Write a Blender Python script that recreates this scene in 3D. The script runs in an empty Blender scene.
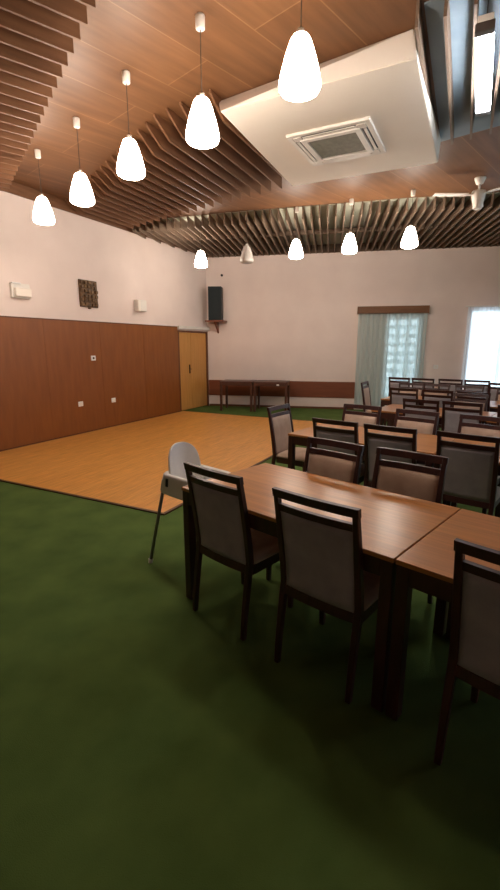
import bpy, bmesh, math, random
from mathutils import Vector, Matrix
random.seed(7)
R = math.radians
S = bpy.context.scene
COL = S.collection
LIN = lambda c: tuple(((v/255)/12.92 if v/255 <= .04045 else ((v/255+.055)/1.055)**2.4) for v in c)

# ------------------------------------------------------------------ materials
def base_mat(name):
    m = bpy.data.materials.new(name); m.use_nodes = True
    nt = m.node_tree; nt.nodes.clear()
    out = nt.nodes.new('ShaderNodeOutputMaterial')
    b = nt.nodes.new('ShaderNodeBsdfPrincipled')
    nt.links.new(b.outputs[0], out.inputs[0])
    return m, nt, b, out

def noisy(name, c1, c2, rough=.6, scale=8, stretch=(1, 1, 1), bump=.0, bscale=None, metal=0, detail=4, spec=.5, sheen=0, rot=0):
    m, nt, b, out = base_mat(name)
    tc = nt.nodes.new('ShaderNodeTexCoord'); mp = nt.nodes.new('ShaderNodeMapping')
    mp.inputs['Scale'].default_value = stretch; mp.inputs['Rotation'].default_value = (0, 0, rot)
    nt.links.new(tc.outputs['Object'], mp.inputs[0])
    n = nt.nodes.new('ShaderNodeTexNoise'); n.inputs['Scale'].default_value = scale; n.inputs['Detail'].default_value = detail
    nt.links.new(mp.outputs[0], n.inputs['Vector'])
    r = nt.nodes.new('ShaderNodeValToRGB')
    r.color_ramp.elements[0].position = .3; r.color_ramp.elements[1].position = .7
    r.color_ramp.elements[0].color = (*LIN(c1), 1); r.color_ramp.elements[1].color = (*LIN(c2), 1)
    nt.links.new(n.outputs[0], r.inputs[0]); nt.links.new(r.outputs[0], b.inputs['Base Color'])
    b.inputs['Roughness'].default_value = rough; b.inputs['Metallic'].default_value = metal
    b.inputs['Specular IOR Level'].default_value = spec
    if sheen: b.inputs['Sheen Weight'].default_value = sheen
    if bump:
        n2 = nt.nodes.new('ShaderNodeTexNoise'); n2.inputs['Scale'].default_value = bscale or scale*6; n2.inputs['Detail'].default_value = 3
        nt.links.new(mp.outputs[0], n2.inputs['Vector'])
        bp = nt.nodes.new('ShaderNodeBump'); bp.inputs['Strength'].default_value = bump; bp.inputs['Distance'].default_value = .004
        nt.links.new(n2.outputs[0], bp.inputs['Height']); nt.links.new(bp.outputs[0], b.inputs['Normal'])
    return m

def planks(name, c1, c2, cm, pw, pl, rough=.35, grain=6, mortar=.004, rot=0, gstretch=(1, 14, 14), bump=.15, spec=.5):
    """wood boards running along local x: brick pattern for the boards, stretched noise for the grain"""
    m, nt, b, out = base_mat(name)
    tc = nt.nodes.new('ShaderNodeTexCoord'); mp = nt.nodes.new('ShaderNodeMapping')
    mp.inputs['Rotation'].default_value = (0, 0, rot)
    nt.links.new(tc.outputs['Object'], mp.inputs[0])
    br = nt.nodes.new('ShaderNodeTexBrick')
    br.inputs['Scale'].default_value = 1; br.inputs['Brick Width'].default_value = pl; br.inputs['Row Height'].default_value = pw
    br.inputs['Mortar Size'].default_value = mortar; br.inputs['Mortar Smooth'].default_value = .3
    br.inputs['Color1'].default_value = (*LIN(c1), 1); br.inputs['Color2'].default_value = (*LIN(c2), 1); br.inputs['Mortar'].default_value = (*LIN(cm), 1)
    br.inputs['Bias'].default_value = -.1
    nt.links.new(mp.outputs[0], br.inputs['Vector'])
    mp2 = nt.nodes.new('ShaderNodeMapping'); mp2.inputs['Scale'].default_value = gstretch
    nt.links.new(mp.outputs[0], mp2.inputs[0])
    n = nt.nodes.new('ShaderNodeTexNoise'); n.inputs['Scale'].default_value = grain; n.inputs['Detail'].default_value = 5
    nt.links.new(mp2.outputs[0], n.inputs['Vector'])
    mr = nt.nodes.new('ShaderNodeMapRange'); mr.inputs[1].default_value = .3; mr.inputs[2].default_value = .7
    mr.inputs[3].default_value = .78; mr.inputs[4].default_value = 1.15
    nt.links.new(n.outputs[0], mr.inputs[0])
    mx = nt.nodes.new('ShaderNodeMix'); mx.data_type = 'RGBA'; mx.blend_type = 'MULTIPLY'; mx.inputs[0].default_value = 1
    nt.links.new(br.outputs[0], mx.inputs[6]); nt.links.new(mr.outputs[0], mx.inputs[7])
    nt.links.new(mx.outputs[2], b.inputs['Base Color'])
    b.inputs['Roughness'].default_value = rough; b.inputs['Specular IOR Level'].default_value = spec
    bp = nt.nodes.new('ShaderNodeBump'); bp.inputs['Strength'].default_value = bump; bp.inputs['Distance'].default_value = .003
    bp.invert = True
    nt.links.new(br.outputs['Fac'], bp.inputs['Height']); nt.links.new(bp.outputs[0], b.inputs['Normal'])
    return m

def emit(name, col, st):
    m, nt, b, out = base_mat(name)
    n = nt.nodes.new('ShaderNodeTexNoise'); n.inputs['Scale'].default_value = 2
    mr = nt.nodes.new('ShaderNodeMapRange'); mr.inputs[3].default_value = st*.97; mr.inputs[4].default_value = st*1.03
    nt.links.new(n.outputs[0], mr.inputs[0]); nt.links.new(mr.outputs[0], b.inputs['Emission Strength'])
    b.inputs['Base Color'].default_value = (.9, .88, .85, 1); b.inputs['Emission Color'].default_value = (*col, 1)
    return m

def sheer(name, col, transp, transl):
    m, nt, b, out = base_mat(name)
    nt.nodes.remove(b)
    d = nt.nodes.new('ShaderNodeBsdfDiffuse'); t = nt.nodes.new('ShaderNodeBsdfTranslucent'); tr = nt.nodes.new('ShaderNodeBsdfTransparent')
    tc = nt.nodes.new('ShaderNodeTexCoord'); n = nt.nodes.new('ShaderNodeTexNoise'); n.inputs['Scale'].default_value = 60
    nt.links.new(tc.outputs['Object'], n.inputs['Vector'])
    r = nt.nodes.new('ShaderNodeValToRGB'); r.color_ramp.elements[0].position = .3; r.color_ramp.elements[1].position = .7
    r.color_ramp.elements[0].color = (*[v*.92 for v in LIN(col)], 1); r.color_ramp.elements[1].color = (*LIN(col), 1)
    nt.links.new(n.outputs[0], r.inputs[0])
    nt.links.new(r.outputs[0], d.inputs[0]); nt.links.new(r.outputs[0], t.inputs[0])
    m1 = nt.nodes.new('ShaderNodeMixShader'); m1.inputs[0].default_value = transl
    nt.links.new(d.outputs[0], m1.inputs[1]); nt.links.new(t.outputs[0], m1.inputs[2])
    m2 = nt.nodes.new('ShaderNodeMixShader'); m2.inputs[0].default_value = transp
    nt.links.new(m1.outputs[0], m2.inputs[1]); nt.links.new(tr.outputs[0], m2.inputs[2])
    nt.links.new(m2.outputs[0], out.inputs[0])
    return m

def glassmat(name):
    m, nt, b, out = base_mat(name)
    nt.nodes.remove(b)
    g = nt.nodes.new('ShaderNodeBsdfGlossy'); g.inputs['Roughness'].default_value = .02
    tr = nt.nodes.new('ShaderNodeBsdfTransparent'); tr.inputs[0].default_value = (.93, .97, .96, 1)
    f = nt.nodes.new('ShaderNodeFresnel'); mx = nt.nodes.new('ShaderNodeMixShader')
    nt.links.new(f.outputs[0], mx.inputs[0]); nt.links.new(tr.outputs[0], mx.inputs[1]); nt.links.new(g.outputs[0], mx.inputs[2])
    nt.links.new(mx.outputs[0], out.inputs[0])
    return m

M = dict(
    plaster=noisy('plaster', (226, 206, 196), (235, 216, 206), .9, 1.5, bump=.15, bscale=60),
    carpet=noisy('carpet', (74, 94, 46), (90, 110, 56), .95, 3, bump=.6, bscale=260, detail=6, spec=.1),
    ceilwood=planks('ceiling_wood', (110, 74, 47), (118, 81, 52), (136, 98, 66), .55, 6.0, rough=.5, grain=2, mortar=.006, rot=R(-47), gstretch=(.6, 5, 5), bump=.3, spec=.3),
    slat=noisy('slat_wood', (106, 71, 47), (124, 86, 59), .55, 3, stretch=(1, 1, 8), bump=.1, spec=.3),
    slatgrey=noisy('slat_grey', (112, 92, 76), (134, 112, 94), .6, 3, stretch=(1, 1, 8), bump=.1, spec=.3),
    coffer=noisy('coffer_board', (170, 170, 152), (184, 184, 166), .8, 2),
    coffer_blue=noisy('coffer_blue', (120, 136, 146), (140, 154, 162), .8, 2),
    darkwood=noisy('mahogany', (50, 22, 18), (66, 30, 24), .38, 5, stretch=(6, 6, 1), bump=.08),
    backtable=noisy('dark_table_wood', (66, 36, 24), (84, 46, 30), .4, 5, stretch=(1, 6, 6), bump=.08),
    tabletop=planks('table_wood', (176, 114, 58), (186, 124, 66), (166, 104, 52), .2, 1.4, rough=.28, grain=3, mortar=.0008, gstretch=(.8, 14, 6), bump=.02),
    fabric=noisy('suede', (182, 154, 134), (200, 172, 152), .85, 9, bump=.25, bscale=120, sheen=.2, spec=.2),
    fabric_back=noisy('grey_back_cloth', (146, 138, 142), (164, 155, 158), .85, 9, bump=.25, bscale=120, sheen=.2, spec=.2),
    parquet=planks('parquet', (216, 150, 70), (226, 162, 80), (180, 118, 54), .095, 1.1, rough=.33, grain=3, mortar=.0012, gstretch=(1.2, 14, 1), bump=.05),
    edging=noisy('edge_strip', (70, 42, 22), (88, 54, 30), .5, 6),
    panel=noisy('wall_panel_wood', (126, 70, 22), (140, 80, 29), .42, 2.2, stretch=(5, 1, .8), bump=.05, detail=6),
    band=noisy('band_wood', (112, 58, 34), (126, 68, 40), .45, 3, stretch=(.6, 1, 6), bump=.05),
    groove=noisy('panel_groove', (92, 50, 24), (104, 58, 28), .6, 5),
    door=noisy('door_wood', (188, 130, 62), (202, 144, 74), .45, 3, stretch=(7, 1, .7), bump=.05, detail=6),
    doorframe=noisy('door_frame_wood', (96, 54, 28), (108, 62, 34), .5, 5),
    white=noisy('white_paint', (228, 220, 210), (236, 228, 218), .5, 6),
    boxwhite=noisy('bulkhead_paint', (238, 226, 212), (242, 231, 218), .8, 2),
    plastic=noisy('white_plastic', (232, 228, 224), (238, 234, 230), .35, 10),
    acgrey=noisy('grille_grey', (118, 114, 98), (134, 128, 112), .6, 20),
    black=noisy('black_plastic', (22, 24, 26), (30, 32, 34), .6, 30, bump=.2),
    cloth_black=noisy('speaker_cloth', (24, 30, 32), (38, 46, 48), .9, 140, bump=.3),
    metal=noisy('grey_metal', (120, 116, 114), (136, 132, 130), .35, 12, metal=.8),
    brass=noisy('dark_handle', (70, 48, 30), (92, 64, 40), .35, 20, metal=.8),
    bronze=noisy('relief_bronze', (52, 34, 18), (120, 86, 48), .5, 18, bump=1, bscale=40, metal=.3),
    cord=noisy('cord', (70, 60, 55), (80, 70, 62), .7, 10),
    shade_off=noisy('unlit_glass', (206, 198, 190), (216, 208, 200), .3, 6),
    lamp=emit('lit_glass', (1, .87, .74), 34),
    tube=emit('tube_light', (.9, .94, 1), 30),
    curtain_green=sheer('sheer_green', (220, 232, 230), .05, .6),
    curtain_white=sheer('sheer_white', (240, 242, 246), .10, .6),
    glass=glassmat('window_glass'),
    frame=noisy('window_frame_paint', (220, 222, 224), (230, 232, 234), .5, 8),
)

# ------------------------------------------------------------------ mesh helpers
def nbm(): return bmesh.new()
def box(bm, lo, hi, bevel=0, mat=None, seg=2):
    lo = Vector(lo); hi = Vector(hi)
    r = bmesh.ops.create_cube(bm, size=1)
    vs = r['verts']; c = (lo+hi)/2; d = hi-lo
    for v in vs:
        v.co = Vector((v.co.x*d.x, v.co.y*d.y, v.co.z*d.z))+c
    if bevel:
        es = list({e for v in vs for e in v.link_edges})
        rr = bmesh.ops.bevel(bm, geom=es, offset=min(bevel, min(d)*.45), segments=seg, affect='EDGES', profile=.6)
        vs = list({v for f in rr['faces'] for v in f.verts})
    if mat is not None:
        for v in vs: v.co = mat @ v.co
    return vs
def sweep(bm, path, w, t, ax=Vector((1, 0, 0)), ws=None):
    """rectangular bar along path; w is the width along ax, t the other thickness, corners chamfered"""
    rings = []
    n = len(path)
    for i, p in enumerate(path):
        p = Vector(p)
        a = Vector(path[max(0, i-1)]); b = Vector(path[min(n-1, i+1)])
        d = (b-a).normalized(); side = ax.normalized(); nn = d.cross(side).normalized()
        k = ws[i] if ws else 1
        hw = w*k/2; ht = t*k/2; c = min(hw, ht)*.25
        pts = [(hw-c, -ht), (hw, -ht+c), (hw, ht-c), (hw-c, ht), (-hw+c, ht), (-hw, ht-c), (-hw, -ht+c), (-hw+c, -ht)]
        rings.append([bm.verts.new(p+side*x+nn*y) for x, y in pts])
    for a, b in zip(rings, rings[1:]):
        for i in range(8):
            bm.faces.new((a[i], a[(i+1) % 8], b[(i+1) % 8], b[i]))
    bm.faces.new(rings[0][::-1]); bm.faces.new(rings[-1])
def tube(bm, path, r, seg=10, rs=None):
    rings = []
    n = len(path)
    for i, p in enumerate(path):
        p = Vector(p); a = Vector(path[max(0, i-1)]); b = Vector(path[min(n-1, i+1)])
        d = (b-a).normalized(); up = Vector((0, 0, 1)) if abs(d.z) < .9 else Vector((1, 0, 0))
        s = d.cross(up).normalized(); q = d.cross(s)
        k = rs[i] if rs else r
        rings.append([bm.verts.new(p+s*math.cos(2*math.pi*j/seg)*k+q*math.sin(2*math.pi*j/seg)*k) for j in range(seg)])
    for a, b in zip(rings, rings[1:]):
        for i in range(seg): bm.faces.new((a[i], a[(i+1) % seg], b[(i+1) % seg], b[i]))
    bm.faces.new(rings[0][::-1]); bm.faces.new(rings[-1])
def lathe(bm, prof, seg=28, cap=True, c=(0, 0)):
    rings = [[bm.verts.new((c[0]+r*math.cos(2*math.pi*j/seg), c[1]+r*math.sin(2*math.pi*j/seg), z)) for j in range(seg)] for r, z in prof]
    for a, b in zip(rings, rings[1:]):
        for i in range(seg): bm.faces.new((a[i], a[(i+1) % seg], b[(i+1) % seg], b[i]))
    if cap: bm.faces.new(rings[0][::-1]); bm.faces.new(rings[-1])
def prism(bm, pts, z0, z1):
    a = [bm.verts.new((x, y, z0)) for x, y in pts]; b = [bm.verts.new((x, y, z1)) for x, y in pts]
    n = len(pts)
    for i in range(n): bm.faces.new((a[i], a[(i+1) % n], b[(i+1) % n], b[i]))
    bm.faces.new(a[::-1]); bm.faces.new(b)
def obj(name, bm, mat, parent=None, smooth=False, solid=0, subsurf=0):
    bmesh.ops.recalc_face_normals(bm, faces=bm.faces)
    me = bpy.data.meshes.new(name); bm.to_mesh(me); bm.free()
    for mm in (mat if isinstance(mat, (list, tuple)) else [mat]): me.materials.append(M[mm])
    if smooth:
        for p in me.polygons: p.use_smooth = True
    o = bpy.data.objects.new(name, me); COL.objects.link(o)
    if parent: o.parent = parent
    if subsurf:
        s = o.modifiers.new('sub', 'SUBSURF'); s.levels = s.render_levels = subsurf
    if solid:
        s = o.modifiers.new('solid', 'SOLIDIFY'); s.thickness = solid; s.offset = 0
    return o
def tag(o, label=None, cat=None, group=None, kind=None):
    if label: o['label'] = label
    if cat: o['category'] = cat
    if group: o['group'] = group
    if kind: o['kind'] = kind
    return o
def empty(name, loc, rz=0):
    o = bpy.data.objects.new(name, None); COL.objects.link(o)
    o.location = loc; o.rotation_euler = (0, 0, rz); o.empty_display_size = .1
    return o
def thing(name, label, cat, loc, rz=0, group=None):
    return tag(empty(name, loc, rz), label, cat, group)
def copy_tree(o, parent=None):
    c = o.copy(); COL.objects.link(c)
    if parent: c.parent = parent
    for ch in o.children: copy_tree(ch, c)
    return c
def place(o, x, y, z, rz):
    o.location = (x, y, z); o.rotation_euler = (0, 0, rz); return o

# ------------------------------------------------------------------ the room (metres, camera above the origin)
CX, CY = -1.13, 12.17                    # back left corner
AL, AB = R(63.2), R(-11.5)               # directions of left and back walls
H = 4.0                                  # ceiling boards
SB = 3.83                                # underside of slats
def LW(s, n=0): return (CX+math.cos(AL)*s+math.sin(AL)*n, CY+math.sin(AL)*s-math.cos(AL)*n)
def BW(s, n=0): return (CX+math.cos(AB)*s+math.sin(AB)*n, CY+math.sin(AB)*s-math.cos(AB)*n)
L0 = LW(-17.0); B1 = BW(11.0)
RC = (7.6, -2.6)
room = [L0, (CX, CY), B1, RC]

bm = nbm(); prism(bm, [(L0[0]-.3, L0[1]-.3), (CX-.3, CY+.5), (B1[0]+.5, B1[1]+.3), (RC[0]+.5, RC[1]-.3)], -.2, 0)
tag(obj('floor', bm, 'carpet'), 'dark green short pile carpet over the whole hall floor', kind='structure')

# left wall with a door opening (s from -1.33 to -.06)
lw = []
bm = nbm()
box(bm, (-17, 0, 0), (-1.36, .2, H)); box(bm, (-1.36, 0, 1.96), (-.03, .2, H)); box(bm, (-.03, 0, 0), (.25, .2, H)); box(bm, (-1.45, .1, -.05), (.1, .3, 2.1))  # last box: unseen backing added behind the door to stop light leaking in
w = obj('wall_left', bm, 'plaster'); place(w, CX, CY, 0, AL); tag(w, 'white plastered left wall above the wooden panelling', kind='structure')
# back wall with two window openings
W1 = (4.58, 5.34, .15, 2.26); W2 = (6.45, 8.7, .1, 2.44)
bm = nbm()
def bwbox(s0, s1, z0, z1): box(bm, (s0, 0, z0), (s1, .2, z1))
bwbox(-.2, W1[0], 0, H); bwbox(W1[0], W1[1], 0, W1[2]); bwbox(W1[0], W1[1], W1[3], H)
bwbox(W1[1], W2[0], 0, H); bwbox(W2[0], W2[1], 0, W2[2]); bwbox(W2[0], W2[1], W2[3], H); bwbox(W2[1], 11.2, 0, H)
w = obj('wall_back', bm, 'plaster'); place(w, CX, CY, 0, AB); tag(w, 'white plastered back wall between the windows', kind='structure')
# right wall with one tall window, rear wall behind the viewer
dr = Vector((RC[0]-B1[0], RC[1]-B1[1])); LR = dr.length; AR = math.atan2(dr.y, dr.x)
W3 = (3.4, 6.6, .3, 2.6)
bm = nbm()
box(bm, (-.2, 0, 0), (W3[0], .2, H)); box(bm, (W3[1], 0, 0), (LR+.2, .2, H)); box(bm, (W3[0], 0, 0), (W3[1], .2, W3[2])); box(bm, (W3[0], 0, W3[3]), (W3[1], .2, H))
w = obj('wall_right', bm, 'plaster'); place(w, B1[0], B1[1], 0, AR); tag(w, kind='structure')
d2 = Vector((L0[0]-RC[0], L0[1]-RC[1]))
bm = nbm(); box(bm, (-.2, 0, 0), (d2.length+.2, .2, H))
w = obj('wall_rear', bm, 'plaster'); place(w, RC[0], RC[1], 0, math.atan2(d2.y, d2.x)); tag(w, kind='structure')

# ------------------------------------------------------------------ ceiling
bm = nbm(); prism(bm, [(L0[0]-.3, L0[1]-.3), (CX-.3, CY+.5), (B1[0]+.5, B1[1]+.3), (RC[0]+.5, RC[1]-.3)], H, H+.2)
ceil = tag(obj('ceiling', bm, 'ceilwood'), 'flat brown plywood ceiling between the slatted fields', kind='structure')

def line_x(p, d, a, b):
    """parameter t on p+t*d where it crosses the line a-b"""
    ex, ey = b[0]-a[0], b[1]-a[1]
    den = d[0]*ey-d[1]*ex
    return ((a[0]-p[0])*ey-(a[1]-p[1])*ex)/den
def slat_taper(bm, p, q, z0, z1, L=.28, th=.022):
    """slat whose lower edge rises to the ceiling over the last L metres before p"""
    d = Vector((q[0]-p[0], q[1]-p[1], 0)); ln = d.length; d.normalize(); n = Vector((-d.y, d.x, 0))*th/2
    L = min(L, ln*.6); P = Vector((p[0], p[1], 0))
    prof = [(0, z1), (0, z1-.03), (L, z0), (ln, z0), (ln, z1)]
    a = [bm.verts.new(P+d*t+n+Vector((0, 0, z))) for t, z in prof]; b = [bm.verts.new(P+d*t-n+Vector((0, 0, z))) for t, z in prof]
    for i in range(5): bm.faces.new((a[i], a[(i+1) % 5], b[(i+1) % 5], b[i]))
    bm.faces.new(a[::-1]); bm.faces.new(b)
def slat_bm(bm, p, q, z0, z1, th=.022):
    d = Vector((q[0]-p[0], q[1]-p[1])).normalized(); n = Vector((-d.y, d.x))*th/2
    prism(bm, [(p[0]+n.x, p[1]+n.y), (p[0]-n.x, p[1]-n.y), (q[0]-n.x, q[1]-n.y), (q[0]+n.x, q[1]+n.y)], z0, z1)
wl0, wl1 = LW(-17), LW(0)
# field over the left wall: slats run at 47 degrees, ends stepping along 125 degrees
bm = nbm(); ds = (-math.cos(R(39)), -math.sin(R(39)))
for k in range(27):
    e = (-.92-.109*k, 3.362+.158*k)
    t = line_x(e, ds, wl0, wl1)
    t = min(t if t > 0 else 9, 6.5) - .01
    if t < .1: continue
    slat_bm(bm, e, (e[0]+ds[0]*t, e[1]+ds[1]*t), SB-.03, H-.001)
o = obj('slat_field', bm, 'slat', ceil); tag(o, 'reddish brown slats hanging over the panelled left wall')
# middle field: slats at 65 degrees between two broken lines
near = [(-4.2, 9.6), (-2.07, 6.79), (-1.0, 5.32), (1.47, 3.55), (6.4, -.15)]
far = [(-2.85, 9.85), (6.6, 2.05)]
bm = nbm(); bg = nbm()
d65 = (math.cos(R(65)), math.sin(R(65))); n65 = (math.sin(R(65)), -math.cos(R(65)))
BOX = [(-.28, 4.74), (1.27, 3.95), (2.25, 5.94), (.58, 6.76)]
k0 = BOX[0][0]*n65[0]+BOX[0][1]*n65[1]; k1 = BOX[1][0]*n65[0]+BOX[1][1]*n65[1]
for k in range(60):
    c = -6.4+.19*k
    p = (c*n65[0], c*n65[1])
    ts = []
    for a, b in zip(near, near[1:]):
        t = line_x(p, d65, a, b); x = p[0]+d65[0]*t
        if a[0]-1e-6 <= x <= b[0]+1e-6: ts.append(t)
    if not ts: continue
    t0 = ts[0]; t1 = line_x(p, d65, *far); tw = line_x(p, d65, wl0, wl1)
    if tw < t1 and tw > t0 - 50 and abs(math.sin(AL-R(65))) > 0:
        xw = p[0]+d65[0]*t0; yw = p[1]+d65[1]*t0
        s = (xw-CX)*-math.sin(AL)+(yw-CY)*math.cos(AL)
        if s > -.02: continue
        t1 = min(t1, tw-.02) if tw > t0 else t1
    if k0-.06 < c < k1-.02: continue
    if c > k1-.02: t1 += .03
    if t1-t0 < .1: continue
    b_ = bm if c < k1-.1 else bg
    (slat_taper if b_ is bm else slat_bm)(b_, (p[0]+d65[0]*t0, p[1]+d65[1]*t0), (p[0]+d65[0]*t1, p[1]+d65[1]*t1), SB, H-.001)
tag(obj('slat_field', bm, 'slat', ceil), 'reddish brown slats left of the white bulkhead')
tag(obj('slat_field', bg, 'slatgrey', ceil), 'greyish slats around the long tube light')
# blue grey boards above the slats right of the bulkhead
bm = nbm(); prism(bm, [(1.24, 3.78), (6.3, -.08), (6.8, 2.25), (2.28, 5.98)], H-.012, H-.002)
tag(obj('coffer_board', bm, 'coffer_blue', ceil), 'blue grey ceiling board above the slats around the tube light')
# back field: slats at right angles to the back wall between the wooden band and the wall
nb = [(-2.33, 9.45), (0, 8.78), (2.5, 8.1), (10.5, 6.45)]
bm = nbm(); bc = nbm()
ab = R(80); d80 = (math.cos(ab), math.sin(ab)); n80 = (math.sin(ab), -math.cos(ab))
bw0, bw1 = BW(-3), BW(11.2)
for k in range(98):
    c = -4.05+.145*k
    p = (c*n80[0], c*n80[1]); t0 = None
    for a, b in zip(nb, nb[1:]):
        t = line_x(p, d80, a, b); x = p[0]+d80[0]*t
        if a[0]-1e-6 <= x <= b[0]+1e-6: t0 = t
    if t0 is None: continue
    t1 = line_x(p, d80, bw0, bw1)
    tl = line_x(p, d80, wl0, wl1)
    if tl > t0 and tl < t1: t1 = tl
    x0, y0 = p[0]+d80[0]*t0, p[1]+d80[1]*t0
    if (x0-CX)*-math.sin(AL)+(y0-CY)*math.cos(AL) > 0: continue
    slat_bm(bm, (x0, y0), (p[0]+d80[0]*(t1-.01), p[1]+d80[1]*(t1-.01)), SB-.04, H-.001, .022)
# crossing batten in the middle of the field
q0 = (-1.75, 10.55); q1 = (9.6, 8.2)
slat_bm(bm, q0, q1, SB+.02, SB+.1, .05)
tag(obj('slat_field', bm, 'slatgrey', ceil), 'grey brown slats in front of the back wall')
prism(bc, [(-2.25, 9.5), (0, 8.8), (2.5, 8.12), (9.9, 6.6), BW(10.9), BW(.05)], H-.012, H-.002)
tag(obj('coffer_board', bc, 'coffer', ceil), 'pale grey green boards above the back slats')

# crown boards where slats meet the walls
bm = nbm(); box(bm, (-17, -.03, SB), (0, -.001, H))
w = obj('trim_1', bm, 'slat'); place(w, CX, CY, 0, AL); tag(w, 'brown board along the top of the left wall', kind='structure')
bm = nbm(); box(bm, (0.03, -.03, 3.80), (11, -.001, H))
w = obj('trim_2', bm, 'slatgrey'); place(w, CX, CY, 0, AB); tag(w, 'brown board along the top of the back wall', kind='structure')

# white bulkhead with the air conditioner
bm = nbm()
TOP = [(-.32, 5.1), (1.26, 4.04), (2.26, 5.93), (.57, 6.75)]
a = [bm.verts.new((x, y, 3.75)) for x, y in BOX]; b = [bm.verts.new((x, y, H-.002)) for x, y in TOP]
bm.faces.new(a[::-1]); bm.faces.new(b)
for i in range(4): bm.faces.new((a[i], a[(i+1) % 4], b[(i+1) % 4], b[i]))
bmesh.ops.bevel(bm, geom=list(bm.edges), offset=.008, segments=2, affect='EDGES')
tag(obj('trim_3', bm, 'boxwhite'), 'white plastered bulkhead hanging under the ceiling around the air conditioner', kind='structure')

ac = thing('air_conditioner', 'white square ceiling air conditioner with grey grille set in the white bulkhead', 'air conditioner', (.95, 5.40, 3.75), R(-27))
bm = nbm(); F = .43
for lo, hi in [((-F, -F), (F, -F+.05)), ((-F, F-.05), (F, F)), ((-F, -F+.05), (-F+.05, F-.05)), ((F-.05, -F+.05), (F, F-.05))]:
    box(bm, (lo[0], lo[1], -.03), (hi[0], hi[1], -.001), .005)
obj('panel_frame', bm, 'white', ac)
bm = nbm(); box(bm, (-.379, -.379, -.012), (.379, .379, -.002)); obj('air_slot', bm, 'black', ac)
for i in range(4):
    bm = nbm(); mt = Matrix.Rotation(i*math.pi/2, 4, 'Z')
    box(bm, (-.27, -.366, -.036), (.27, -.336, -.028), .003, mat=mt); box(bm, (-.375, -.375, -.034), (-.285, -.285, -.0125), .004, mat=mt)
    obj('louver', bm, 'white', ac)
bm = nbm()
for lo, hi in [((-.315, -.315), (.315, -.255)), ((-.315, .255), (.315, .315)), ((-.315, -.255), (-.255, .255)), ((.255, -.255), (.315, .255))]:
    box(bm, (lo[0], lo[1], -.045), (hi[0], hi[1], -.012), .004)
ig = obj('grille_frame', bm, 'white', ac)
bm = nbm(); box(bm, (-.254, -.254, -.022), (.254, .254, -.013))
for k in range(16): box(bm, (-.25, -.24+.03*k, -.036), (.25, -.226+.03*k, -.0221))
obj('intake_grille', bm, 'acgrey', ac)

# ------------------------------------------------------------------ pendants
def make_pendant(lit):
    r = empty('pendant_lamp', (0, 0, H))
    bm = nbm(); lathe(bm, [(.028, -.09), (.034, -.085), (.036, -.01), (.034, 0)], 20); obj('ceiling_rose', bm, 'white', r, True)
    bm = nbm(); tube(bm, [(0, 0, -.08), (0, 0, -.53)], .0035, 6); obj('cord', bm, 'cord', r)
    bm = nbm(); lathe(bm, [(.012, -.5), (.022, -.505), (.024, -.545), (.03, -.55)], 16); obj('lamp_holder', bm, 'white', r, True)
    prof = [(.03, -.535), (.048, -.541), (.062, -.56), (.080, -.605), (.097, -.655), (.113, -.71), (.126, -.765), (.131, -.795), (.129, -.817), (.117, -.836), (.093, -.847), (.05, -.852)]
    bm = nbm(); lathe(bm, prof, 24); obj('lamp_shade', bm, 'lamp' if lit else 'shade_off', r, True)
    return r
pl = make_pendant(True); po = make_pendant(False)
row1 = [(.31, 3.20), (-.37, 3.91), (-1.11, 4.61), (-1.87, 5.44), (-2.66, 6.24)]
row1l = ['lit white glass pendant nearest the viewer, hanging in front of the white bulkhead',
         'lit white glass pendant just left of the white bulkhead, second nearest of the front row',
         'lit white glass pendant in the middle of the front diagonal row',
         'lit white glass pendant second from the left end of the front row',
         'lit white glass pendant nearest the left wall, leftmost of the front row']
row2 = [(-.99, 9.58), (-.06, 9.09), (.83, 8.60), (1.70, 8.16), (2.57, 7.71)]
row2l = ['small looking lit pendant at the left end of the far row, above the door corner',
         'unlit greyish white glass pendant in the far row', 'lit pendant of the far row just right of the unlit one',
         'lit pendant of the far row above the left side of the curtained glass door',
         'lit pendant at the right end of the far row, nearest the ceiling fan']
first = True
for i, ((x, y), l) in enumerate(zip(row1+row2, row1l+row2l)):
    if i == 6: o = po
    elif first: o = pl; first = False
    else: o = copy_tree(pl)
    o.location = (x, y, H)
    tag(o, l, 'pendant lamp', 'pendant lamps of the front row' if i < 5 else 'pendant lamps of the far row')

# tube light between the slats
t = thing('tube_light', 'long bright fluorescent tube light hanging on wires at the upper right', 'ceiling light', (1.87, 4.12, 3.78), R(63.5))
bm = nbm(); box(bm, (-.64, -.05, -.03), (.64, .05, .01), .006); obj('housing', bm, 'white', t)
bm = nbm(); box(bm, (-.58, -.06, -.085), (.58, .06, -.031), .018, seg=3); obj('diffuser', bm, 'tube', t)
for x in (-.61, .61):
    bm = nbm(); box(bm, (x-.03, -.062, -.088), (x+.03, .062, -.03), .008); obj('end_cap', bm, 'metal', t)
    bm = nbm(); tube(bm, [(x*.8, 0, .01), (x*.8, 0, .219)], .003, 6); obj('hanging_wire', bm, 'cord', t)

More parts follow.
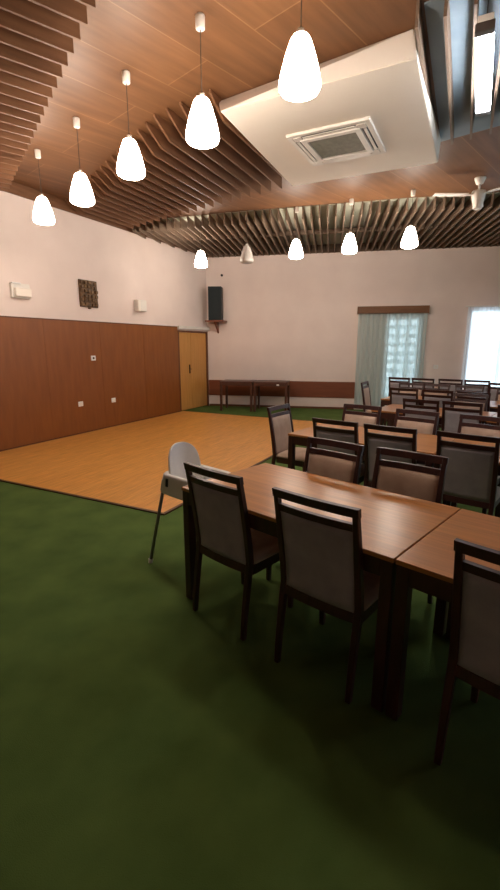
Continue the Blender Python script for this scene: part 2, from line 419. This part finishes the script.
# ceiling fan
t = thing('ceiling_fan', 'white three blade ceiling fan below the brown ceiling at the right', 'ceiling fan', (3.36, 7.19, H))
bm = nbm(); lathe(bm, [(.03, -.09), (.05, -.08), (.075, -.02), (.078, 0)], 24); obj('canopy', bm, 'white', t, True)
bm = nbm(); tube(bm, [(0, 0, -.08), (0, 0, -.2)], .016, 10); obj('downrod', bm, 'white', t, True)
bm = nbm(); lathe(bm, [(.05, -.42), (.06, -.415), (.072, -.34), (.094, -.25), (.102, -.2), (.09, -.175), (.04, -.17)], 28); obj('motor_housing', bm, 'white', t, True)
for k, a in enumerate((180, -58, 62)):
    bm = nbm(); mt = Matrix.Rotation(R(a), 4, 'Z') @ Matrix.Translation((0, 0, -.225)) @ Matrix.Rotation(R(5), 4, 'X')
    box(bm, (.16, -.055, -.004), (.66, .055, .004), .003, mat=mt)
    bl = obj('blade', bm, 'white', t)
    bm = nbm(); box(bm, (.08, -.018, -.008), (.2, .018, .002), .002, mat=mt); obj('blade_bracket', bm, 'white', bl)

# ------------------------------------------------------------------ left wall details
def onL(o): return place(o, CX, CY, 0, AL)
def onB(o): return place(o, CX, CY, 0, AB)
bm = nbm()
s = -1.363
while s > -16.5:
    w_ = 1.25
    box(bm, (s-w_+.0015, -.022, .03), (s-.001, -.001, 2.03), .001, seg=1)
    s -= w_
onL(tag(obj('trim_4', bm, 'panel'), 'tall reddish brown wood panelling on the lower left wall', kind='structure'))
bm = nbm(); box(bm, (-16.5, -.03, 2.03), (-1.363, -.001, 2.05)); box(bm, (-16.5, -.018, 0), (-1.363, -.001, .05))
onL(tag(obj('trim_5', bm, 'groove'), 'thin dark cap strip on top of the left panelling', kind='structure'))

# door: double leaf
dt = tag(empty('door_1', (CX, CY, 0), AL), 'yellowish wooden double door in the left wall near the back corner', kind='structure')
for s0, s1 in ((-1.30, -.80), (-.795, -.09)):
    bm = nbm(); box(bm, (s0, .0, .02), (s1, .04, 1.92), .004); obj('door_leaf', bm, 'door', dt)
bm = nbm(); box(bm, (-1.36, -.02, 0), (-1.305, .08, 1.95)); box(bm, (-.085, -.02, 0), (-.02, .08, 1.95)); box(bm, (-1.36, -.02, 1.925), (-.02, .08, 1.965))
obj('door_frame', bm, 'doorframe', dt)
bm = nbm(); box(bm, (-.90, -.012, .92), (-.85, -.0005, 1.14), .004); tube(bm, [(-.875, -.01, 1.03), (-.875, -.055, 1.03), (-.96, -.055, 1.03)], .009, 8)
obj('door_handle', bm, 'brass', dt)
# rail above the door
bm = nbm(); box(bm, (-1.37, -.07, 2.0), (.0, -.001, 2.055), .004); box(bm, (-1.37, -.085, 2.055), (.0, -.001, 2.068))
o = onL(obj('curtain_rail', bm, 'white')); tag(o, 'pale rail above the wooden double door', 'rail')

def wallthing(name, label, cat, s, z, side, group=None):
    x, y = (LW(s) if side == 'L' else BW(s))
    return thing(name, label, cat, (x, y, z), AL if side == 'L' else AB, group)
# emergency light / wall unit at far left
t = wallthing('wall_lamp', 'white wall light box with pale sloped cover at the far left', 'wall light', -5.47, 2.45, 'L')
bm = nbm(); box(bm, (-.16, -.05, -.12), (.16, -.001, .10), .006); obj('housing', bm, 'white', t)
bm = nbm(); box(bm, (-.13, -.10, -.10), (.15, -.051, .03), .02, seg=3); obj('cover', bm, 'boxwhite', t)
bm = nbm(); box(bm, (-.17, -.09, .085), (-.02, -.052, .105), .006); obj('top_lip', bm, 'plastic', t)
# relief plaque
t = wallthing('relief_plaque', 'square dark bronze relief plaque hanging above the wood panelling', 'wall art', -4.07, 2.53, 'L')
bm = nbm(); box(bm, (-.21, -.03, -.235), (.21, -.002, .235), .006); obj('backing', bm, 'bronze', t)
bm = nbm()
rr = random.Random(3)
for i in range(5):
    for j in range(6):
        x = -.16+.08*i+rr.uniform(-.008, .008); z = -.19+.076*j+rr.uniform(-.012, .012)
        box(bm, (x-.034, -.03-rr.uniform(.012, .035), z-.028), (x+.03, -.031, z+.028), .01)
obj('relief', bm, 'bronze', t)
bm = nbm(); box(bm, (-.02, -.035, -.265), (.03, -.004, -.236), .006); obj('tab', bm, 'bronze', t)
# white wall sconce
t = wallthing('wall_unit', 'small white box mounted on the wall between plaque and door', 'wall unit', -2.69, 2.42, 'L')
bm = nbm(); box(bm, (-.15, -.1, -.11), (.15, -.001, .12), .02, seg=3); obj('housing', bm, 'white', t)
bm = nbm(); box(bm, (-.15, -.13, -.115), (-.08, -.101, .11), .01); obj('side_cover', bm, 'boxwhite', t)
# sockets
def socket(label, s, z, side, rnd=False):
    t = wallthing('wall_socket', label, 'socket', s, z, side)
    off = -.0225 if side == 'L' else 0
    bm = nbm(); box(bm, (-.055, off-.014, -.045), (.055, off-.001, .045), .006); obj('cover_plate', bm, 'plastic', t)
    bm = nbm()
    if rnd:
        mt = Matrix.Translation((0, off-.014, 0)) @ Matrix.Rotation(R(90), 4, 'X')
        lathe(bm, [(.022, 0), (.02, .008), (.012, .01)], 18)
        for v in bm.verts: v.co = mt @ v.co
        obj('dial', bm, 'brass', t)
    else:
        box(bm, (-.03, off-.018, -.028), (.03, off-.0141, .028), .004); obj('socket_inset', bm, 'white', t)
socket('white wall switch with dark round dial in the middle of the left panelling', -4.08, 1.38, 'L', True)
socket('white power socket low on the left panelling, farther from the door', -4.47, .56, 'L')
socket('white power socket low on the left panelling, nearer the door', -3.63, .54, 'L')
socket('small white switch on the back wall between the two curtained windows', 5.78, 1.10, 'B')

# ------------------------------------------------------------------ back wall details
bm = nbm(); box(bm, (.02, -.025, .29), (3.88, -.001, .70), .003); onB(tag(obj('trim_6', bm, 'band'), 'brown wooden band along the lower back wall', kind='structure'))
bm = nbm(); box(bm, (.02, -.02, 0), (3.88, -.001, .05), .003); onB(tag(obj('baseboard_back', bm, 'doorframe'), 'thin dark skirting strip under the white lower wall', kind='structure'))

t = wallthing('loudspeaker', 'tall black loudspeaker standing on a wooden wall shelf in the back left corner', 'speaker', .30, 2.235, 'B')
mt = Matrix.Translation((0, -.22, 0)) @ Matrix.Rotation(R(8), 4, 'Z')
bm = nbm(); box(bm, (-.17, -.15, 0), (.17, .16, .82), .012, mat=mt); obj('cabinet', bm, 'black', t)
bm = nbm(); box(bm, (-.155, -.165, .02), (.155, -.151, .80), .006, mat=mt); obj('speaker_grille', bm, 'cloth_black', t)
t = wallthing('speaker_shelf', 'small brown wooden bracket shelf under the black loudspeaker', 'shelf', .30, 2.0, 'B')
bm = nbm(); box(bm, (-.23, -.42, .20), (.25, -.001, .234), .004); obj('shelf_board', bm, 'band', t)
bm = nbm()
pts = [(-.001, .2), (-.35, .2), (-.30, .15), (-.06, -.02), (-.001, -.08)]
a = [bm.verts.new((-.02, y, z)) for y, z in pts]; b = [bm.verts.new((.02, y, z)) for y, z in pts]
for i in range(5): bm.faces.new((a[i], a[(i+1) % 5], b[(i+1) % 5], b[i]))
bm.faces.new(a[::-1]); bm.faces.new(b)
obj('bracket', bm, 'band', t)
t = wallthing('wall_hook', 'tiny dark knob high on the back wall right of the loudspeaker', 'hook', .42, 3.36, 'B')
bm = nbm(); lathe(bm, [(.02, 0), (.03, .01), (.03, .03), (.012, .045)], 14)
for v in bm.verts: v.co = Matrix.Rotation(R(90), 4, 'X') @ v.co
obj('knob', bm, 'black', t, True)

# windows
def window(name, W, nx, nz, label, origin, ang, bar=.03):
    t = tag(empty(name, (origin[0], origin[1], 0), ang), label, kind='structure')
    s0, s1, z0, z1 = W
    bm = nbm(); f = .05
    box(bm, (s0, .08, z0), (s0+f, .15, z1)); box(bm, (s1-f, .08, z0), (s1, .15, z1)); box(bm, (s0+f, .08, z0), (s1-f, .15, z0+f)); box(bm, (s0+f, .08, z1-f), (s1-f, .15, z1))
    for i in range(1, nx):
        x = s0+(s1-s0)*i/nx; box(bm, (x-bar/2, .09, z0+f), (x+bar/2, .14, z1-f))
    for i in range(1, nz):
        z = z0+(z1-z0)*i/nz; box(bm, (s0+f, .095, z-bar/2), (s1-f, .135, z+bar/2))
    obj('window_frame', bm, 'frame', t)
    bm = nbm(); box(bm, (s0+.02, .11, z0+.02), (s1-.02, .118, z1-.02)); obj('glass_pane', bm, 'glass', t)
    return t
window('window_1', W1, 3, 10, 'glazed door with small square panes behind the green sheer curtain', (CX, CY), AB, .10)
window('window_2', W2, 3, 1, 'tall bright window at the right of the back wall', (CX, CY), AB, .06)
window('window_3', W3, 4, 1, 'tall window in the right side wall', B1, AR, .06)

def curtain(name, label, s0, s1, z0, z1, n, amp, y, mat, seed):
    rr = random.Random(seed); bm = nbm()
    N = int((s1-s0)/.012); rows = 8; grid = []
    ph = [rr.uniform(0, 6.28) for _ in range(4)]
    for j in range(rows+1):
        z = z0+(z1-z0)*j/rows; row = []
        for i in range(N+1):
            s = s0+(s1-s0)*i/N; u = (s-s0)/(s1-s0)
            k = .65+.35*(1-j/rows)
            d = amp*k*(math.sin(u*n*6.283+ph[0]+.8*math.sin(u*5+ph[1]))+.35*math.sin(u*n*2.7*6.283+ph[2]))
            row.append(bm.verts.new((s, y+d, z)))
        grid.append(row)
    for j in range(rows):
        for i in range(N): bm.faces.new((grid[j][i], grid[j][i+1], grid[j+1][i+1], grid[j+1][i]))
    o = obj(name, bm, mat, None, True); onB(o)
    return tag(o, label, 'curtain')
curtain('curtain', 'sheer grey green curtain hanging over the glazed door, below a brown pelmet', 3.88, 5.48, .04, 2.42, 13, .026, -.07, 'curtain_green', 2)
curtain('curtain', 'sheer bright white curtain over the right window', 6.36, 8.8, .04, 2.483, 17, .03, -.08, 'curtain_white', 5)
bm = nbm(); box(bm, (3.85, -.15, 2.36), (5.50, -.12, 2.53), .004); box(bm, (3.85, -.12, 2.505), (5.50, -.001, 2.53)); box(bm, (3.85, -.12, 2.36), (3.875, -.001, 2.505)); box(bm, (5.475, -.12, 2.36), (5.5, -.001, 2.505))
o = onB(obj('curtain_pelmet', bm, 'slat')); tag(o, 'brown wooden pelmet board above the grey green curtain', 'pelmet')
bm = nbm(); tube(bm, [(6.3, -.09, 2.5), (8.85, -.09, 2.5)], .012, 8)
for s in (6.35, 8.8): box(bm, (s-.01, -.09, 2.49), (s+.01, -.001, 2.51))
o = onB(obj('curtain_rod', bm, 'white')); tag(o, 'thin white curtain rod above the bright white curtain', 'curtain rod')

# ------------------------------------------------------------------ dance floor
C0 = (-.85, 4.12); ad = R(63.2)
dx = (math.cos(ad), math.sin(ad)); dn = (-math.sin(ad), math.cos(ad))
wd = ((C0[0]-CX)*math.sin(AL)-(C0[1]-CY)*math.cos(AL))-.035
o = empty('dance_floor', (C0[0], C0[1], 0), ad); tag(o, 'honey coloured parquet dance floor laid in the green carpet', 'dance floor')
LD = 5.80
bm = nbm(); box(bm, (0, 0, .0005), (LD, wd, .012)); obj('parquet', bm, 'parquet', o)
bm = nbm(); box(bm, (-.035, -.035, .0005), (0, wd, .015), .003); obj('edge_strip', bm, 'edging', o)
bm = nbm(); box(bm, (0, -.035, .0005), (LD, 0, .015), .003); obj('edge_strip', bm, 'edging', o)
bm = nbm(); box(bm, (LD, -.035, .0005), (LD+.035, wd, .015), .003); obj('edge_strip', bm, 'edging', o)

# ------------------------------------------------------------------ tables
P0 = Vector((-.43, 2.64)); AT = R(-43)
U = Vector((math.cos(AT), math.sin(AT))); V = Vector((-U.y, U.x))
def uv(u, v): p = P0+U*u+V*v; return p.x, p.y
def make_table(L=1.4, D=.8, h=.76, top='tabletop', leg='darkwood', name='dining_table'):
    r = empty(name, (0, 0, 0))
    bm = nbm(); box(bm, (.002, .002, h-.022), (L-.002, D-.002, h), .003); obj('tabletop', bm, top, r)
    bm = nbm()
    a0, a1 = h-.105, h-.0225
    box(bm, (.062, .008, a0), (L-.062, .03, a1), .002); box(bm, (.062, D-.03, a0), (L-.062, D-.008, a1), .002)
    box(bm, (.008, .062, a0), (.03, D-.062, a1), .002); box(bm, (L-.03, .062, a0), (L-.008, D-.062, a1), .002)
    obj('apron', bm, leg, r)
    for x in (.006, L-.061):
        for y in (.006, D-.061):
            bm = nbm(); box(bm, (x, y, 0), (x+.055, y+.055, a1), .004); obj('leg', bm, leg, r)
    return r
T0 = make_table()
tabs = [(0, 0, 0, 'nearest wooden dining table with bare brown top, white high chair at its end'),
        (1.403, 0, 0, 'second table of the front row, joined to the nearest one at the right edge'),
        (-.58, 1.80, 6, 'left table of the second row, with a chair at its left end'),
        (.816, 1.947, 6, 'right table of the second row behind the front row chairs'),
        (-.78, 3.88, 5, 'left table of the third row, partly hidden by chairs'),
        (.618, 4.003, 5, 'right table of the third row, partly hidden by chairs near the frame edge'),
        (-1.30, 5.17, 6, 'left table of the fourth row in front of the grey green curtain'),
        (.096, 5.317, 6, 'right table of the fourth row in the far group'),
        (-2.25, 7.40, 12, 'left table of the farthest row below the windows'),
        (-.878, 7.692, 12, 'right table of the farthest row below the bright window')]
for i, (u, v, da, l) in enumerate(tabs):
    o = T0 if i == 0 else copy_tree(T0)
    x, y = uv(u, v); place(o, x, y, 0, AT+R(da)); tag(o, l, 'table', 'dining tables in diagonal rows')
# two dark tables against the back wall
BT = make_table(.84, .62, .74, 'backtable', 'backtable', 'side_table')
for i, (s, l) in enumerate(((.56, 'dark wooden side table at the back wall, left of the pair'), (1.42, 'dark wooden side table at the back wall, right one with a white tag'))):
    o = BT if i == 0 else copy_tree(BT)
    x, y = BW(s, .92); place(o, x, y, 0, AB); tag(o, l, 'table', 'dark side tables at the back wall')
    if i == 1:
        bm = nbm(); box(bm, (.58, -.004, .655), (.64, .0075, .685), .002)
        g = obj('paper_tag', bm, 'plastic', o); g['label'] = 'small white tag'

# ------------------------------------------------------------------ chairs
def back_y(z):
    if z < .45: return -.035+.055*(z/.45)**1.3
    return .02-.085*((z-.45)/.51)**1.25
def make_chair():
    r = empty('dining_chair', (0, 0, 0)); w = .225; pw = .034
    zs = [0, .1, .2, .3, .4, .45, .52, .6, .68, .76, .84, .9, .955]
    for sx in (-1, 1):
        x = sx*(w-pw/2)
        bm = nbm()
        sweep(bm, [(x, back_y(z), z) for z in zs], .032, .036, ws=[.8, .88, .95, 1, 1.05, 1.05, 1.05, 1, 1, .95, .9, .85, .8])
        obj('back_leg', bm, 'darkwood', r)
        bm = nbm(); sweep(bm, [(sx*(w-.02), .40, 0), (sx*(w-.02), .395, .25), (sx*(w-.02), .39, .425)], .038, .038, ws=[.75, .95, 1.05])
        obj('front_leg', bm, 'darkwood', r)
    def rail(z0, z1, t, name, inset=0):
        bm = nbm(); n = 8; g = []
        for i in range(n+1):
            u = -1+2*i/n; x = u*(w-inset); bow = -.012*(1-u*u)
            g.append([bm.verts.new((x, back_y(z)+bow+dy, z)) for z, dy in ((z0, -t/2), (z0, t/2), (z1, t/2), (z1, -t/2))])
        for a, b in zip(g, g[1:]):
            for k in range(4): bm.faces.new((a[k], a[(k+1) % 4], b[(k+1) % 4], b[k]))
        bm.faces.new(g[0][::-1]); bm.faces.new(g[-1])
        bmesh.ops.bevel(bm, geom=[e for e in bm.edges if len(e.link_faces) == 2 and e.calc_face_angle(0) > .8], offset=.003, segments=2, affect='EDGES')
        return obj(name, bm, 'darkwood', r)
    rail(.918, .960, .026, 'top_rail')
    rail(.848, .884, .024, 'cross_rail', .03)
    rail(.385, .43, .024, 'lower_rail', .03)
    # upholstered back
    bm = nbm(); nx, nz = 12, 12
    grids = []
    for side in (1, -1):
        g = []
        for j in range(nz+1):
            z = .431+(.847-.431)*j/nz; row = []
            for i in range(nx+1):
                u = -1+2*i/nx; v = -1+2*j/nz
                puff = (1-abs(u)**5)*(1-abs(v)**6)
                th = .009+(.014 if side > 0 else .003)*puff
                row.append(bm.verts.new((u*(w-.033), back_y(z)-.012*(1-u*u)*.9+side*th, z)))
            g.append(row)
        grids.append(g)
    for gi, g in enumerate(grids):
        for j in range(nz):
            for i in range(nx): bm.faces.new((g[j][i], g[j][i+1], g[j+1][i+1], g[j+1][i])).material_index = gi
    a, b = grids
    for i in range(nx):
        bm.faces.new((a[0][i], a[0][i+1], b[0][i+1], b[0][i])); bm.faces.new((a[nz][i], a[nz][i+1], b[nz][i+1], b[nz][i]))
    for j in range(nz):
        bm.faces.new((a[j][0], a[j+1][0], b[j+1][0], b[j][0])); bm.faces.new((a[j][nx], a[j+1][nx], b[j+1][nx], b[j][nx]))
    obj('backrest', bm, ('fabric', 'fabric_back'), r, True)
    # seat
    bm = nbm(); n = 12
    top = []; bot = []
    for j in range(n+1):
        rt = []; rb = []
        for i in range(n+1):
            u = -1+2*i/n; v = -1+2*j/n
            sx = (w-.008)*(1+.02*(v+1)/2); puff = (1-abs(u)**4)*(1-abs(v)**4)
            X = u*sx; Y = .225+v*.195
            if abs(u) == 1 and abs(v) == 1: X *= .97; Y = .225+v*.189
            if v < -.7 and abs(u) > .82: Y = max(Y, .045)
            rt.append(bm.verts.new((X, Y, .452+.03*puff**.6))); rb.append(bm.verts.new((X, Y, .428)))
        top.append(rt); bot.append(rb)
    for g in (top, bot):
        for j in range(n):
            for i in range(n): bm.faces.new((g[j][i], g[j][i+1], g[j+1][i+1], g[j+1][i]))
    for i in range(n):
        bm.faces.new((top[0][i], top[0][i+1], bot[0][i+1], bot[0][i])); bm.faces.new((top[n][i], top[n][i+1], bot[n][i+1], bot[n][i]))
        bm.faces.new((top[i][0], top[i+1][0], bot[i+1][0], bot[i][0])); bm.faces.new((top[i][n], top[i+1][n], bot[i+1][n], bot[i][n]))
    obj('seat', bm, 'fabric', r, True)
    bm = nbm()
    box(bm, (-w+.042, .38, .365), (w-.042, .40, .427), .002)
    for sx in (-1, 1): box(bm, (min(sx*(w-.012), sx*(w-.032)), .045, .365), (max(sx*(w-.012), sx*(w-.032)), .37, .427), .002)
    obj('seat_frame', bm, 'darkwood', r)
    return r
CH = make_chair(); used = [False]
def chair(x, y, rz, label, group):
    if not used[0]: o = CH; used[0] = True
    else: o = copy_tree(CH)
    place(o, x, y, 0, rz); tag(o, label, 'chair', group); return o
def R_(u, v, l, g, da=0): x, y = uv(u, v); chair(x, y, AT+R(da), l, g)                # back towards the viewer
def F_(u, v, l, g, da=0): x, y = uv(u, v); chair(x, y, AT+math.pi+R(da), l, g)       # facing the viewer
g1 = 'chairs on the near side of the front row'; g2 = 'chairs on the far side of the front row'
R_(.37, -.01, 'dark chair with grey back panel, nearest the white high chair, back to the viewer', g1)
R_(1.04, -.01, 'dark chair with large grey back panel at the middle of the nearest table', g1, 2)
R_(1.88, -.03, 'dark chair cut by the right frame edge at the near side of the front tables', g1)
F_(.46, .95, 'dark chair with tan cushion facing the viewer across the nearest table, the left one', g2)
F_(1.00, .99, 'dark chair with tan cushion behind the nearest table, just left of the table joint', g2, 3)
F_(1.82, .97, 'dark chair with tan cushion cut by the right frame edge behind the front tables', g2)
g3 = 'chairs on the near side of the second row'; g4 = 'chairs on the far side of the second row'
R_(-.04, 1.85, 'dark chair seen from behind at the second row, nearest its left end', g3, 5)
R_(.47, 1.89, 'dark chair seen from behind at the second row, second from the left', g3, 5)
R_(1.06, 1.98, 'large dark chair with olive grey back at the right of the second row', g3, 3)
F_(-.35, 2.80, 'chair with tan cushion facing the viewer behind the second row, leftmost', g4, 4)
F_(.27, 2.81, 'chair with tan cushion facing the viewer behind the second row, in the middle', g4)
F_(.90, 2.87, 'chair with wide tan cushion behind the second row at the right frame edge', g4)
chair(.373, 4.91, R(-125), 'dark chair with light cushion standing sideways at the left end of the second row', 'chairs at the table ends')
g5 = 'chairs on the near side of the third row'
R_(-.10, 3.91, 'chair seen from behind at the third row, left one with olive back panel', g5, 3)
R_(.37, 3.98, 'chair seen from behind at the third row, right one with olive back panel', g5, 3)
R_(.97, 4.02, 'chair seen from behind at the third row, cut by the right frame edge', g5, 3)
g6 = 'chairs on the far side of the third row'
F_(.15, 4.90, 'chair facing the viewer behind the third row, left of two', g6, 4)
F_(.82, 4.95, 'chair facing the viewer behind the third row with tan cushion at the right frame edge', g6, 4)
g7 = 'chairs on the near side of the fourth row'
R_(-.90, 5.19, 'small chair seen from behind at the fourth row, leftmost with olive back', g7, 4)
R_(-.40, 5.25, 'small chair seen from behind at the fourth row, second from the left', g7, 4)
R_(.09, 5.31, 'small chair seen from behind at the fourth row, third from the left', g7, 4)
g8 = 'chairs on the far side of the fourth row'
F_(-1.22, 6.12, 'brown chair facing the viewer behind the fourth row, leftmost', g8, 5)
F_(-.80, 6.18, 'brown chair facing the viewer behind the fourth row, second from the left', g8, 5)
F_(-.28, 6.24, 'brown chair with small tan cushion facing the viewer behind the fourth row, third', g8, 5)
F_(.36, 6.25, 'brown chair with tan cushion behind the fourth row at the right frame edge', g8, 5)
chair(2.157, 8.18, R(-119), 'dark chair standing edge on in front of the grey green curtain', 'chairs at the table ends')
g9 = 'farthest chairs below the windows'
R_(-2.01, 7.42, 'farthest chair at the left below the grey green curtain', g9, 4)
R_(-1.54, 7.50, 'far chair between the grey green curtain and the blank wall', g9, 4)
R_(-1.05, 7.64, 'far chair below the left edge of the bright white curtain', g9, 8)
R_(-.58, 7.72, 'far chair below the bright white curtain, right of its left edge', g9, 8)
R_(-.02, 7.28, 'far chair at the right frame edge below the bright white curtain', g9)

# ------------------------------------------------------------------ high chair
x, y = uv(-.285, .38)
hc = thing('high_chair', 'white plastic baby high chair on grey metal legs at the end of the nearest table', 'high chair', (x, y, 0), AT-math.pi/2)
bm = nbm(); prof = [(-.206, .91), (-.205, .903), (-.203, .885), (-.199, .855), (-.194, .81), (-.188, .75), (-.181, .69), (-.172, .63), (-.155, .58), (-.12, .553), (-.06, .546), (.02, .547), (.10, .552), (.165, .555)]
hw = [.028, .062, .095, .122, .139, .146, .150, .157, .156, .155, .154, .153, .152, .15]
g = []; n = 16
for (py, pz), h_ in zip(prof, hw):
    row = []
    for i in range(n+1):
        u = -1+2*i/n
        k = h_/.155
        cur = .05*(u*k)**2 if pz > .575 else 0
        row.append(bm.verts.new((u*h_, py+cur, pz+(0 if pz > .6 else .02*u**4))))
    g.append(row)
for a, b in zip(g, g[1:]):
    for i in range(n): bm.faces.new((a[i], a[i+1], b[i+1], b[i]))
obj('seat_shell', bm, 'plastic', hc, True, solid=.014, subsurf=1)
def rrect(hx, hy, r, k=5):
    pts = []
    for cx, cy, a0 in ((hx-r, hy-r, 0), (-hx+r, hy-r, 90), (-hx+r, -hy+r, 180), (hx-r, -hy+r, 270)):
        for i in range(k+1):
            a = R(a0+90*i/k); pts.append((cx+r*math.cos(a), cy+r*math.sin(a)))
    return pts
bm = nbm(); rings = []
for hx, hy, z in ((.150, .175, .56), (.152, .182, .70), (.160, .190, .712), (.172, .202, .712), (.180, .210, .70), (.184, .214, .67), (.190, .221, .615), (.192, .223, .60)):
    rings.append([bm.verts.new((px, py, z-(.035 if z < .62 and z > .57 and abs(px) > .12 and abs(py) > .14 else 0))) for px, py in rrect(hx, hy, .06)])
for a, b in zip(rings, rings[1:]):
    for i in range(len(a)): bm.faces.new((a[i], a[(i+1) % len(a)], b[(i+1) % len(a)], b[i]))
obj('seat_rim', bm, 'plastic', hc, True, solid=.006)
for sx in (-1, 1):
    for sy in (-1, 1):
        bm = nbm(); tube(bm, [(sx*.158, sy*.185, .66), (sx*.252, sy*.272-.012, .012)], .0125, 12); lg = obj('leg', bm, 'metal', hc, True)
        bm = nbm(); tube(bm, [(sx*.2505, sy*.270-.012, .03), (sx*.2535, sy*.2735-.012, .0)], .017, 12); obj('foot_cap', bm, 'plastic', lg)
        bm = nbm(); tube(bm, [(sx*.158, sy*.186, .66), (sx*.168, sy*.197, .575)], .023, 12); obj('leg_socket', bm, 'plastic', lg)
for sx in (-1, 1):
    bm = nbm(); mt = Matrix.Translation((sx*.19, -.12, .655)) @ Matrix.Rotation(R(-5*sx), 4, 'Y'); box(bm, (-.004, -.012, -.03), (.004, .012, .03), .002, mat=mt)
    q = obj('strap_slot', bm, 'black', hc); q['label'] = 'dark slot in the white rim'
bm = nbm(); tube(bm, [(-.17, -.02, .60), (-.178, -.03, .56), (-.165, -.01, .52), (-.15, .01, .50)], .006, 8); box(bm, (-.175, -.02, .50), (-.145, .01, .535), .004)
st = obj('strap', bm, 'black', hc); st['label'] = 'black hanging strap'

# ------------------------------------------------------------------ light, world, camera
wd_ = bpy.data.worlds.new('World'); S.world = wd_; wd_.use_nodes = True
bgn = wd_.node_tree.nodes['Background']; bgn.inputs[0].default_value = (.74, .87, 1, 1); bgn.inputs[1].default_value = 4.6
def portal(origin, ang, W):
    l = bpy.data.lights.new('daylight_portal', 'AREA'); l.shape = 'RECTANGLE'; l.size = W[1]-W[0]; l.size_y = W[3]-W[2]
    l.cycles.is_portal = True
    o = bpy.data.objects.new('daylight_portal', l); COL.objects.link(o)
    s = (W[0]+W[1])/2; z = (W[2]+W[3])/2
    o.matrix_world = Matrix.Translation((origin[0], origin[1], 0)) @ Matrix.Rotation(ang, 4, 'Z') @ Matrix.Translation((s, .19, z)) @ Matrix.Rotation(R(-90), 4, 'X')
portal((CX, CY), AB, W1); portal((CX, CY), AB, W2); portal(B1, AR, W3)

cam = bpy.data.cameras.new('camera'); co = bpy.data.objects.new('camera', cam); COL.objects.link(co)
cam.sensor_fit = 'VERTICAL'; cam.sensor_height = 24; cam.lens = 445/890*24
cam.clip_start = .05; cam.clip_end = 100
co.location = (0, 0, 1.62); co.rotation_euler = (R(90)-math.atan2(100, 445), 0, 0)
S.camera = co
S.view_settings.view_transform = 'Standard'; S.view_settings.look = 'None'; S.view_settings.gamma = 1
S.view_settings.use_curve_mapping = False; S.view_settings.exposure = .72
